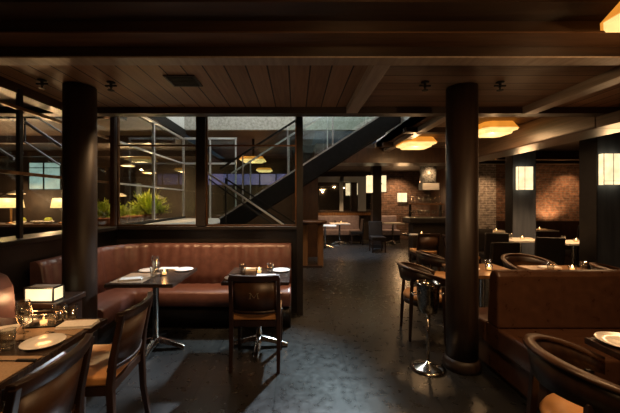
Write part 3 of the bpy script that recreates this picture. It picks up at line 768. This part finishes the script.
# ------------------------------------------------------------------ tables
def T2(label, x, y, rot=0, **k):
    o = square_table(label, **k); o.location = (x, y, 0); o.rotation_euler.z = rot; return o
T2('dark square table on a chrome pedestal in front of the bench corner', -1.44, 3.235, w=.63, d=.72)
T2('dark square table on a chrome pedestal behind the letter M chair', -.385, 3.285, w=.64, d=.66)
t = thing('long_table', 'long set wooden table in the bottom left foreground', 'table', (-1.62, 1.25, 0))
bx(-.40, .40, -.85, .79, .715, .75).build('tabletop', 'tablewood', t, bevel=.004)
for y in (-.5, .5): MB().lathe([(.2, 0), (.2, .015), (.03, .03), (.03, .7), (.1, .714)], 16, (0, y, 0)).build('pedestal', 'chrome', t)
t = thing('set_table', 'dark table with a plate at the right edge of the picture', 'table', (2.0, 1.35, 0))
bx(-.40, .40, -.45, .40, .715, .75).build('tabletop', 'wood', t, bevel=.004)
MB().lathe([(.22, 0), (.22, .015), (.03, .03), (.03, .7), (.1, .714)], 16).build('pedestal', 'chrome', t)
T2('small table with a warm lit top directly behind the right round column', 2.08, 3.52, w=.62, d=.62, top='oak')
T2('small set table just beyond the banquette back', 2.92, 3.48, w=.62, d=.5, top='oak')
for x, y, lab in ((4.52, 6.36, 'white topped table behind the black chair beside the column'), (5.24, 5.95, 'white topped table nearest the right square column'), (5.1, 8.1, 'white topped table in front of the pale brick'), (6.6, 8.6, 'white topped table under the warm brick wall'),
                  (1.55, 11.2, 'small white topped table at the end of the aisle'), (.95, 10.3, 'white topped table left of the small table at the end of the aisle'), (3.5, 11.4, 'white topped table near the far bar wall')):
    T2(lab, x, y, w=.68, d=.6, top='linen')
T2('small dark table beside the bar counter', 2.9, 7.3, w=.7, d=.6)

# ------------------------------------------------------------------ tableware
def plate(label, r=.10):
    o = MB().lathe([(r*.55, 0), (r*.62, .004), (r, .014), (r*.98, .017), (r*.62, .008), (0.001, .007)], 32).build('plate', 'china'); return tag(o, label, 'plate')
def napkin(label):
    t = thing('napkin', label, 'napkin')
    bx(-.055, .055, -.10, .10, 0, .009).build('lower_fold', 'linen', t, bevel=.003)
    bx(-.052, .050, -.097, .096, .0095, .018).build('upper_fold', 'linen', t, bevel=.003)
    return t
def placemat(label):
    return tag(bx(-.15, .15, -.20, .20, 0, .003).build('placemat', 'mat'), label, 'placemat')
def tumbler(label):
    t = MB().lathe([(.028, 0), (.030, .004), (.036, .10), (.0345, .10), (.028, .010), (.001, .009)], 20).build('drinking_glass', 'tumbler'); return tag(t, label, 'glass')
def wineglass(label):
    t = MB().lathe([(.034, 0), (.034, .003), (.005, .008), (.004, .075), (.026, .095), (.038, .14), (.033, .185), (.0315, .185), (.036, .14), (.024, .10), (.001, .085)], 20).build('wine_glass', 'tumbler'); return tag(t, label, 'glass')
def candle(label):
    t = thing('candle_holder', label, 'candle')
    MB().lathe([(.030, 0), (.036, .005), (.038, .06), (.035, .06), (.033, .012), (.001, .01)], 16).build('cup', 'tumbler', t)
    MB().lathe([(.022, .012), (.022, .034)], 12).build('wax', 'wax', t)
    wx_ = t.children[-1] if False else [c for c in bpy.data.objects if c.parent == t and c.name.startswith('wax')][0]
    MB().lathe([(.001, .035), (.008, .043), (.006, .055), (.001, .068)], 8).build('flame', 'candle', wx_)
    return t
def knife(label):
    t = thing('table_knife', label, 'cutlery')
    MB().add([(-.10,-.007,0),(.02,-.008,0),(.02,.006,0),(-.10,.004,0),(-.10,-.007,.003),(.02,-.008,.003),(.02,.006,.003),(-.10,.004,.003)], [(0,3,2,1),(4,5,6,7),(0,1,5,4),(1,2,6,5),(2,3,7,6),(3,0,4,7)]).build('blade', 'chrome', t)
    bx(.02, .11, -.008, .008, 0, .010).build('handle', 'darkmetal', t, bevel=.002)
    return t
def fork(label):
    t = thing('table_fork', label, 'cutlery')
    m = MB()
    for y in (-.009, -.003, .003, .009): m.box(-.10, -.06, y-.0013, y+.0013, .004, .006)
    m.box(-.062, -.045, -.010, .010, .003, .006); m.box(-.045, .10, -.004, .004, 0, .004); m.build('tines_and_stem', 'chrome', t)
    return t
H = .75
def PL(kind, label, x, y, rot=0, z=H, g=None):
    fn = dict(plate=plate, napkin=napkin, mat=placemat, tumbler=tumbler, wine=wineglass, candle=candle, knife=knife, fork=fork)[kind]
    o = place(kind, fn, label, (x, y, z), rot, g)
    if kind == 'candle': light('POINT', 'candle_light', (x, y, z+.11), .5, AMB, .02)
    return o
# long foreground table
PL('mat', 'beige placemat at the far edge of the long table', -1.45, 1.86, PI/2)
PL('napkin', 'folded white napkin at the far end of the long table', -1.315, 1.90, .12+PI/2, H+.003)
PL('mat', 'beige placemat under the napkin beside the leather bench', -1.80, 1.66, 0)
PL('napkin', 'folded white napkin beside the leather bench on the long table', -1.72, 1.80, .5+PI/2, H+.003)
PL('plate', 'white side plate in the middle of the long table', -1.335, 1.665, 0)
PL('mat', 'beige placemat nearest the camera on the long table', -1.43, 1.38, PI/2, H)
PL('knife', 'knife with a dark handle on the placemat nearest the camera', -1.33, 1.477, 0, H+.003)
PL('napkin', 'folded napkin on the placemat nearest the camera', -1.46, 1.36, .35, H+.003)
PL('knife', 'knife lying at the left edge of the long table', -1.74, 1.62, .1, H+.003)
PL('fork', 'fork resting behind the white side plate', -1.34, 1.785, -.25)
PL('wine', 'stemmed glass nearest the camera on the long table', -1.485, 1.72)
PL('tumbler', 'short tumbler beside the white side plate', -1.47, 1.605)
PL('wine', 'stemmed glass right beside the metal candle lantern', -1.56, 1.80)
PL('tumbler', 'tall clear tumbler in front of the left round column', -1.415, 1.985)
PL('tumbler', 'tumbler just behind the metal candle lantern', -1.50, 2.0)
t = thing('candle_lantern', 'low metal and glass candle lantern on the long table', 'lantern', (-1.53, 1.91, H+.003), .15)
bx(-.09, .09, -.045, .045, 0, .008).build('base', 'darkmetal', t)
m = MB()
for x in (-.085, .085):
    for y in (-.04, .04): m.tube([(x, y, .008), (x, y, .075)], .004, 6)
m.tube([(-.085, -.04, .075), (.085, -.04, .075), (.085, .04, .075), (-.085, .04, .075), (-.085, -.04, .075)], .004, 6)
m.tube([(-.085, 0, .075), (-.11, 0, .09), (-.13, 0, .07)], .004, 6); m.tube([(.085, 0, .075), (.11, 0, .09), (.13, 0, .07)], .004, 6)
m.build('frame', 'chrome', t)
bx(-.07, .07, -.032, .032, .009, .06).build('glass_insert', 'tumbler', t)
MB().lathe([(.001, .012), (.018, .013), (.018, .03), (.004, .032), (.006, .045), (.001, .056)], 10).build('candle', 'wax', t)
light('POINT', 'candle_light', (-1.53, 1.91, H+.10), .5, AMB, .02)
# corner table
PL('mat', 'white placemat on the left half of the bench corner table', -1.58, 3.12, 0)
PL('napkin', 'folded napkin on the front left of the bench corner table', -1.58, 3.02, .3+PI/2, H+.003)
PL('plate', 'white plate at the back right of the bench corner table', -1.23, 3.46)
PL('plate', 'white plate at the back left of the bench corner table', -1.60, 3.42)
PL('napkin', 'folded napkin behind the candle of the bench corner table', -1.42, 3.50, PI/2)
PL('wine', 'stemmed glass left of the candle on the bench corner table', -1.46, 3.26)
PL('tumbler', 'tumbler in front of the candle on the bench corner table', -1.42, 3.14)
PL('tumbler', 'tumbler behind the stemmed glass on the bench corner table', -1.50, 3.38)
PL('candle', 'lit candle cup on the bench corner table', -1.345, 3.22)
# table behind the M chair
PL('candle', 'lit candle cup behind the letter M chair', -.385, 3.30)
PL('tumbler', 'tumbler left of the candle behind the letter M chair', -.56, 3.30)
PL('tumbler', 'tumbler right of the candle behind the letter M chair', -.27, 3.32)
PL('plate', 'white plate at the right of the table behind the letter M chair', -.165, 3.42)
PL('plate', 'white plate at the left of the table behind the letter M chair', -.60, 3.08)
PL('napkin', 'folded napkin left on the table behind the letter M chair', -.48, 3.48, PI/2)
PL('napkin', 'folded napkin right of the candle behind the letter M chair', -.30, 3.16, PI/2)
# right foreground table
PL('plate', 'white plate at the right edge of the picture', 1.735, 1.655, 0, H+.0)
_p = [o for o in bpy.data.objects if o.get('label') == 'white plate at the right edge of the picture'][0]; _p.scale = (1.25, 1.25, 1.2)
PL('knife', 'knife beside the plate at the right edge of the picture', 1.70, 1.38, .2)
# mid tables
PL('candle', 'lit candle cup behind the right round column', 2.12, 3.46)
PL('tumbler', 'tumbler on the warm lit table behind the right round column', 2.17, 3.56)
PL('plate', 'plate on the warm lit table behind the right round column', 1.93, 3.50)
PL('candle', 'lit candle cup just above the banquette back', 3.0, 3.42)
PL('tumbler', 'tumbler at the right just above the banquette back', 3.15, 3.45)
PL('tumbler', 'tumbler at the left just above the banquette back', 2.78, 3.44)
PL('napkin', 'folded napkin just above the banquette back', 2.88, 3.58, PI/2)
for x, y, a in ((4.52, 6.36, 'the white table behind the black chair beside the column'), (5.24, 5.95, 'the white table nearest the right square column'), (5.1, 8.1, 'the white table in front of the pale brick'), (6.6, 8.6, 'the white table under the warm brick'), (1.55, 11.2, 'the small table at the end of the aisle')):
    PL('candle', 'candle cup on '+a, x+.05, y); PL('tumbler', 'tumbler on '+a, x-.15, y+.05); PL('napkin', 'folded napkin on '+a, x+.2, y+.1, PI/2)
PL('candle', 'candle cup on the small dark table beside the bar counter', 2.9, 7.28)
PL('napkin', 'folded napkin on the small dark table beside the bar counter', 2.72, 7.25, PI/2)
PL('plate', 'white plate on the small dark table beside the bar counter', 3.08, 7.22)

# ------------------------------------------------------------------ wine bucket on its stand
t = thing('wine_bucket_stand', 'hammered metal wine bucket on a chrome stand left of the round column', 'wine bucket', (1.19, 2.84, 0))
MB().lathe([(.145, 0), (.15, .008), (.12, .022), (.04, .045), (.014, .07)], 32).build('base', 'chrome', t)
MB().lathe([(.013, .06), (.013, .50)], 12).build('pole', 'chrome', t)
MB().lathe([(.05, .50), (.078, .515), (.092, .60), (.098, .74), (.106, .765), (.104, .775), (.092, .74), (.085, .60), (.07, .53), (.001, .52)], 32).build('bucket', 'hammered', t)
for s in (-1, 1): MB().tube([(s*.094, -.03, .68), (s*.14, -.03, .67), (s*.14, .03, .67), (s*.094, .03, .68)], .005, 6).build('handle', 'chrome', t)

# ------------------------------------------------------------------ host stand at the foot of the stairs
t = thing('host_stand', 'wooden host stand with a round edged top right of the window screen', 'stand', (.34, 7.3, 0))
MB().lathe([(.36, 1.0), (.38, 1.02), (.38, 1.06), (.36, 1.075)], 32, (0, 0, 0), 1, .6).build('top', 'wood_mid', t)
for x in (-.12, .24): bx(x-.08, x+.05, -.05, .05, 0, 1.0).build('leg', 'oak', t, bevel=.01)
bx(-.22, .26, -.12, .12, .0, .04).build('base', 'wood', t)
t = thing('desk_lamp', 'small lamp standing on the host stand', 'lamp', (.1, 7.3, 1.077))
MB().lathe([(.04, 0), (.04, .01), (.006, .015), (.006, .16)], 10).build('base', 'bronze', t); MB().lathe([(.05, .15), (.03, .2)], 12).build('shade', 'cream', t)

# ------------------------------------------------------------------ far end: benches, bar
for x0, x1, lab in ((.75, 2.45, 'grey leather bench under the far mirror'), (2.95, 3.9, 'grey leather bench against the far brick wall')):
    t = thing('far_bench', lab, 'bench', ((x0+x1)/2, 12.1, 0)); h = (x1-x0)/2
    bx(-h, h, .1, .25, .4, .97).build('backrest', 'greyleather', t, bevel=.03); bx(-h, h, -.35, .1, .25, .45).build('seat', 'greyleather', t, bevel=.03); bx(-h, h, -.28, .2, 0, .25).build('plinth', 'black', t)
t = thing('bar_counter', 'black bar counter with a pale edge at the back of the room', 'counter', (3.75, 8.3, 0))
bx(-.85, .85, -.3, .3, .95, 1.10).build('countertop', 'blackleather', t, bevel=.03); bx(-.7, .8, -.1, .25, 0, .95).build('body', 'darkwall', t)
random.seed(9)
for i in range(12):
    PL('wine', 'stemmed glass in the row standing on the bar counter', 3.02+.095*i, 8.25+.06*(i % 2), 0, 1.10, 'stemmed glasses on the bar counter')
t = thing('back_bar_shelf', 'lit wooden shelf with bottles on the wall behind the bar', 'shelf', (4.1, 9.9, 1.45))
bx(-.55, .5, -.15, .1, -.03, 0).build('board', 'oak', t)
for x in (-.5, .45): bx(x-.02, x+.02, -.02, .1, -1.45, -.03).build('bracket', 'darkmetal', t)
def bottle(label):
    return tag(MB().lathe([(.035, 0), (.037, .01), (.037, .17), (.014, .22), (.013, .29), (.001, .291)], 12).build('bottle', 'tumbler'), label, 'bottle')
for i in range(8): place('bottle', bottle, 'bottle in the row on the shelf behind the bar', (3.65+.12*i, 9.85, 1.45), 0, 'bottles on the shelf behind the bar')
t = thing('extractor_hood', 'glittering metal hood hanging above the bar shelf', 'hood', (4.15, 9.9, 1.75))
MB().lathe([(.24, .35), (.24, .9)], 24).build('duct', 'mosaic', t); bx(-.26, .26, -.22, .1, .12, .33).build('canopy', 'steel', t, bevel=.01)
